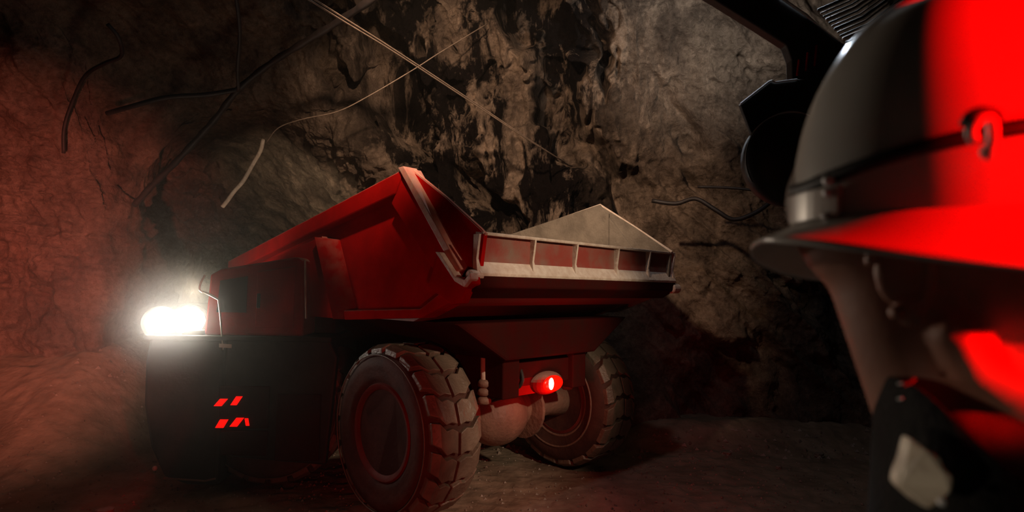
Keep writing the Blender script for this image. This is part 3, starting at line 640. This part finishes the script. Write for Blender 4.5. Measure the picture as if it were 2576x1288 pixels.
# torso, arms, hands, legs (mostly outside the frame)
sh = 1.40; cx, cy = .40, .46
def W(x, y, z): return Vector((x, y, z)) - PO
body.ell(W(cx, cy, 1.38), (.10, .17, .13)); body.ell(W(cx, cy, 1.22), (.10, .15, .18)); body.ell(W(cx, cy, 1.02), (.11, .155, .14))
for s in (-1, 1):
    addcap(body, W(cx, cy + s * .17, sh - .02), W(cx - .01, cy + s * .22, 1.16), .055, .042)
    addcap(body, W(cx - .01, cy + s * .22, 1.16), W(cx + .03, cy + s * .225, .92), .042, .028)
    hx, hy = cx + .035, cy + s * .225
    body.ell(W(hx + .005, hy, .865), (.040, .016, .048))
    for i, (dx, L_) in enumerate(((-.028, .062), (-.009, .075), (.010, .08), (.029, .070))):
        a = W(hx + dx, hy, .825); b = a + Vector((.004, s * -.006, -L_ * .5)); c_ = b + Vector((.004, s * -.016, -L_ * .45))
        addcap(body, a, b, .0088, .008, 3, 8); addcap(body, b, c_, .008, .007, 3, 8)
    addcap(body, W(hx + .035, hy, .885), W(hx + .060, hy - s * .012, .85), .0105, .009, 3, 8); addcap(body, W(hx + .060, hy - s * .012, .85), W(hx + .064, hy - s * .022, .825), .009, .008, 3, 8)
    addcap(body, W(cx, cy + s * .09, .95), W(cx + .01, cy + s * .10, .50), .080, .052)
    addcap(body, W(cx + .01, cy + s * .10, .50), W(cx - .01, cy + s * .10, .10), .052, .036)
    addcap(body, W(cx - .02, cy + s * .10, .06), W(cx + .13, cy + s * .11, .05), .036, .028)
bo = body.build('body', M_skin, per, smooth=True)
rm = bo.modifiers.new('remesh', 'REMESH'); rm.mode = 'VOXEL'; rm.voxel_size = .0055; rm.use_smooth_shade = True
sm = bo.modifiers.new('smooth', 'SMOOTH'); sm.factor = .5; sm.iterations = 10
# ear
for s in (1, -1):
    e = MB(); P = [hp(-.026 + .0 + .018 * math.cos(a) * (1.0) - .006, s * (.073 + .008 * (math.cos(a) < 0)), .006 + .032 * math.sin(a)) for a in [R_(-110 + 26 * k) for k in range(12)]]
    e.tube(P, [.005, .006, .0055, .005, .005, .005, .0055, .006, .006, .006, .006, .005], 8)
    e.ell(hp(-.034, s * .070, .004), (.014, .008, .024), 14, 10, Rh)
    e.ell(hp(-.026, s * .074, -.024), (.009, .006, .011), 12, 8, Rh)
    eo = e.build('ear', M_skin, per, smooth=True); rm = eo.modifiers.new('r', 'REMESH'); rm.mode = 'VOXEL'; rm.voxel_size = .002; rm.use_smooth_shade = True
    sm = eo.modifiers.new('s', 'SMOOTH'); sm.iterations = 3
    e = MB(); e.ell(hp(.080, s * .030, .006), (.012, .012, .012), 14, 10); e.build('eye', M_eye, per, smooth=True)
h = MB(); h.ell(hp(-.010, 0, .066), (.099, .077, .078), 28, 16, Rh); 
h.build('hair', M_hair, per, smooth=True)
# jacket
j = MB(); j.ell(W(cx + .01, cy, 1.34), (.125, .18, .13), 28, 18); j.ell(W(cx, cy, 1.20), (.125, .18, .21), 28, 18); j.ell(W(cx, cy, 1.0), (.13, .185, .13), 28, 18)
for s in (-1, 1):
    addcap(j, W(cx, cy + s * .175, sh - .02), W(cx - .01, cy + s * .225, 1.16), .072, .060); addcap(j, W(cx - .01, cy + s * .225, 1.16), W(cx + .03, cy + s * .228, .94), .060, .046)
jo = j.build('jacket', M_cloth, per, smooth=True); rm = jo.modifiers.new('r', 'REMESH'); rm.mode = 'VOXEL'; rm.voxel_size = .008; rm.use_smooth_shade = True
sm = jo.modifiers.new('s', 'SMOOTH'); sm.iterations = 6
# standing collar: closed wall of cloth round the neck
top = [at(2192, 930, .475), at(2250, 936, .43), at(2315, 962, .405), at(2400, 1040, .385), at(2480, 1132, .375), at(2600, 1210, .375), at(2720, 1230, .42), at(2740, 1180, .50), at(2600, 1080, .55), at(2400, 985, .56), at(2260, 940, .535), at(2200, 930, .505)]
nb = len(top); cz_ = Vector((.375, .46, 0)); rings = []
for t, ex in ((0, 0), (.35, .004), (.7, .010), (1, .03)):
    ring = []
    for p in top:
        d = Vector((p.x - cz_.x, p.y - cz_.y, 0)); 
        zb = 1.40; ring.append(Vector((p.x, p.y, 0)) + d.normalized() * ex + Vector((0, 0, p.z * (1 - t) + zb * t)))
    rings.append(ring)
inn = [[p - Vector((p.x - cz_.x, p.y - cz_.y, 0)).normalized() * .006 for p in r] for r in rings]
cm = MB(); allr = rings[::-1] + inn; vs_ = [p - PO for r in allr for p in r]
cm.add(vs_, [(i * nb + k, i * nb + (k + 1) % nb, (i + 1) * nb + (k + 1) % nb, (i + 1) * nb + k) for i in range(len(allr) - 1) for k in range(nb)])
co = cm.build('collar', M_cloth, per, smooth=True); ss = co.modifiers.new('ss', 'SUBSURF'); ss.levels = 2; ss.render_levels = 2
# reflective patch, snaps and button on the collar
def plate(name, pts, mt, th, label=None, bev=.002):
    f_ = [at(*p) - PO for p in pts]; b_ = [p + Vector((0.002, th, 0)) for p in f_]; n = len(f_); m = MB()
    m.add(f_ + b_, [tuple(range(n)), tuple(range(2 * n - 1, n - 1, -1))] + [(i, i + n, (i + 1) % n + n, (i + 1) % n) for i in range(n)])
    return m.build(name, mt, per, bevel=bev, label=label)
plate('reflective_patch', [(2290, 1100, .378), (2330, 1130, .370), (2368, 1152, .366), (2376, 1180, .364), (2400, 1200, .362), (2396, 1238, .362), (2366, 1262, .362), (2338, 1284, .364), (2300, 1262, .369), (2256, 1222, .378), (2262, 1190, .378), (2274, 1165, .377)], M_reflect, .012, 'beige reflective patch on the jacket')
m = MB(); p = at(2370, 1263, .358) - PO; m.ell(p, (.0028, .002, .0026), 14, 8); m.build('button', M_bolt, per, smooth=True, label='shiny round snap button')
for y in (966, 1004):
    a = at(2258, y, .402) - PO; b = at(2271, y - 2, .400) - PO; m = MB(); m.tube([a, b], .0008, 6); m.build('buckle_wire', M_bolt, per, label='small bright buckle bar')
m = MB(); m.tube([at(2272, 968, .4) - PO, at(2290, 962, .40) - PO, at(2300, 952, .402) - PO], .0014, 6); m.build('buckle_strap', M_strap, per)
# trousers, boots
t_ = MB(); t_.ell(W(cx, cy, .96), (.125, .17, .12), 24, 14)
for s in (-1, 1):
    addcap(t_, W(cx, cy + s * .09, .93), W(cx + .01, cy + s * .10, .50), .095, .070); addcap(t_, W(cx + .01, cy + s * .10, .50), W(cx - .01, cy + s * .10, .14), .070, .060)
to_ = t_.build('trousers', M_cloth, per, smooth=True); rm = to_.modifiers.new('r', 'REMESH'); rm.mode = 'VOXEL'; rm.voxel_size = .01; rm.use_smooth_shade = True
for s in (-1, 1):
    b_ = MB(); addcap(b_, W(cx - .01, cy + s * .10, .22), W(cx - .01, cy + s * .10, .08), .055, .055); b_.ell(W(cx + .06, cy + s * .105, .05), (.13, .052, .05)); z0 = fz(.4, .46)
    b_.box(cx - .09 - PO.x, cx + .19 - PO.x, cy + s * .105 - .045 - PO.y, cy + s * .105 + .045 - PO.y, 0.0, .03); b_.build('boot', M_boot, per, smooth=True)

# hard hat: a thing of its own on the head
HC = Vector((.357, .462, 1.752)); RX, RY, RZ = .128, .112, .184
hat = empty('hard_hat', HC, 0, label='white full brim hard hat with black elastic band, lit red on its right side', cat='helmet')
def crown_pt(a, t, off=0):
    """a azimuth, t 0 base .. 1 top"""
    e = 2.35; th = t * math.pi / 2
    c, s_ = math.cos(th) ** (2 / e), math.sin(th) ** (2 / e)
    k = 1 + .03 * math.exp(-((math.sin(a)) / .16) ** 2) * min(1, t * 3)          # ridge front to back
    return Vector(((RX * c + off) * math.cos(a), (RY * c + off) * math.sin(a), (RZ * k) * s_ + off * t))
m = MB(); NA, NT = 96, 26; vs_ = []
for i in range(NT + 1):
    t = i / NT
    for k in range(NA): vs_.append(crown_pt(2 * math.pi * k / NA, min(t, .9999)))
for i in range(NT + 1):
    t = 1 - i / NT
    for k in range(NA): vs_.append(crown_pt(2 * math.pi * k / NA, min(t, .9999), -.004))
m.add(vs_, [(i * NA + k, i * NA + (k + 1) % NA, (i + 1) * NA + (k + 1) % NA, (i + 1) * NA + k) for i in range(2 * NT + 1) for k in range(NA)])
m.build('crown', M_shell, hat, smooth=True)
def brim(a, t):
    side = abs(math.sin(a)); front = max(0, math.cos(a)); back = max(0, -math.cos(a))
    wd = .034 + .010 * front - .004 * side; drop = .010 + .028 * side ** 1.5 + .006 * front
    e = crown_pt(a, 0)
    return Vector((e.x + wd * t * math.cos(a), e.y + (wd + .0) * t * math.sin(a), e.z - drop * (t ** 1.15) + .004 * (1 - t) ** 2))
m = MB(); NB = 10; vs_ = []
for i in range(NB + 1):
    for k in range(NA): vs_.append(brim(2 * math.pi * k / NA, i / NB))
for i in range(NB + 1):
    for k in range(NA): vs_.append(brim(2 * math.pi * k / NA, 1 - i / NB) - Vector((0, 0, .0035)))
m.add(vs_, [(i * NA + k, i * NA + (k + 1) % NA, (i + 1) * NA + (k + 1) % NA, (i + 1) * NA + k) for i in range(2 * NB + 1) for k in range(NA)])
m.build('brim', M_shell, hat, smooth=True)
def surf(a, z, off):
    t = math.asin(min(1, (z / RZ)) ** (2.35 / 2)) / (math.pi / 2); p = crown_pt(a, t, off); p.z = z; return p
def band_z(a): return .034 + .022 * abs(math.sin(a)) ** 1.5 - .004 * max(0, -math.cos(a)) - .004 * max(0, math.cos(a))
m = MB(); vs_ = []
NS = 96
for k in range(NS):
    a = 2 * math.pi * k / NS; z = band_z(a)
    for dz, of in ((-.0048, .0005), (-.0048, .0035), (.0048, .0035), (.0048, .0005)): vs_.append(surf(a, z + dz, of))
m.add(vs_, [(k * 4 + i, k * 4 + (i + 1) % 4, ((k + 1) % NS) * 4 + (i + 1) % 4, ((k + 1) % NS) * 4 + i) for k in range(NS) for i in range(4)])
m.build('elastic_band', M_strap, hat, smooth=True, label='black elastic band round the crown')
# lamp clip on the near side
def hl(px, py, Y): return at(px, py, Y) - HC
m = MB(); m.tube(smooth_path([hl(2425, 316, .338), hl(2440, 292, .334), (hl(2470, 280, .332)), hl(2502, 283, .333), hl(2508, 300, .336)]), .0030, 8); m.build('clip_hook', M_strap, hat, smooth=True)
m = MB(); m.tube(smooth_path([hl(2450, 352, .337), hl(2442, 330, .335), hl(2462, 300, .333), hl(2492, 302, .333), hl(2498, 345, .334), hl(2488, 385, .337)]), .0034, 8); m.build('clip_loop', M_clip, hat, smooth=True)
m = MB(); m.ell(hl(2488, 382, .338), (.005, .004, .005), 14, 8); m.build('clip_stud', M_clip, hat, smooth=True)
# rear fitting with rivets and lamp cord holder
aa = [R_(180 - 8 + 3.6 * k) for k in range(9)]
m = MB(); vs_ = [surf(a, z, o_) for z, o_ in ((.003, .001), (.003, .006), (.026, .006), (.026, .001)) for a in aa]; n = len(aa)
m.add(vs_, [(i * n + k, i * n + k + 1, (i + 1) * n + k + 1, (i + 1) * n + k) for i in range(3) for k in range(n - 1)] + [(0, n, 2 * n, 3 * n), (n - 1, 4 * n - 1, 3 * n - 1, 2 * n - 1)])
m.build('rear_fitting', M_clip, hat, smooth=False, bevel=.001)
for a, z, r in ((R_(197), .030, .0042), (R_(197), .021, .0038), (R_(196), .004, .003)):
    m = MB(); m.ell(surf(a, z, .006), (r, r, r), 14, 8); m.build('rivet', M_bolt, hat, smooth=True)

# unseen cap lamp on the hat's front corner, placed to shade the lower crown
Ml = Matrix.Translation(Vector((.480, .335, 1.795)) - HC) @ Matrix.Rotation(R_(-60), 4, 'Z')
m = MB(Ml); m.lathe([(-.035, .026), (-.03, .038), (.025, .041), (.03, .034)], (0, 0, 0), 28); m.build('cap_lamp', M_strap, hat, smooth=True)
m = MB(); m.tube([Vector((.470, .40, 1.79)) - HC, Vector((.486, .36, 1.792)) - HC], .012, 10); m.build('cap_lamp_mount', M_strap, hat, smooth=True)

# ------------------------------------------------------------------ dusty haze in the tunnel with a dense core added round the lamps for their glare
hm = bpy.data.materials.new('tunnel_haze'); hm.use_nodes = True; nt = hm.node_tree; nt.nodes.clear(); N = nt.nodes.new; L = nt.links.new
ou = N('ShaderNodeOutputMaterial'); vsc = N('ShaderNodeVolumeScatter'); vsc.inputs['Color'].default_value = (.95, .90, .80, 1); vsc.inputs['Anisotropy'].default_value = .4
tc = N('ShaderNodeTexCoord'); vm = N('ShaderNodeVectorMath'); vm.operation = 'DISTANCE'; vm.inputs[1].default_value = (-2.77, 4.85, 1.42); L(tc.outputs['Object'], vm.inputs[0])
mr = N('ShaderNodeMapRange'); mr.interpolation_type = 'SMOOTHSTEP'; mr.inputs[1].default_value = .2; mr.inputs[2].default_value = 2.6; mr.inputs[3].default_value = .055; mr.inputs[4].default_value = .004
L(vm.outputs['Value'], mr.inputs[0])
m2 = N('ShaderNodeMapRange'); m2.interpolation_type = 'SMOOTHERSTEP'; m2.inputs[1].default_value = .0; m2.inputs[2].default_value = .62; m2.inputs[3].default_value = 2.0; m2.inputs[4].default_value = 0
L(vm.outputs['Value'], m2.inputs[0]); ad = N('ShaderNodeMath'); ad.operation = 'ADD'; L(mr.outputs[0], ad.inputs[0]); L(m2.outputs[0], ad.inputs[1])
L(ad.outputs[0], vsc.inputs['Density']); L(vsc.outputs[0], ou.inputs['Volume'])
m = MB(); m.box(-8, 1.0, 3.4, 13.5, -.3, 5.2); hz = m.build('haze', hm, label='dusty haze hanging round the truck lamps and in the side drift', cat='haze', kind='stuff')
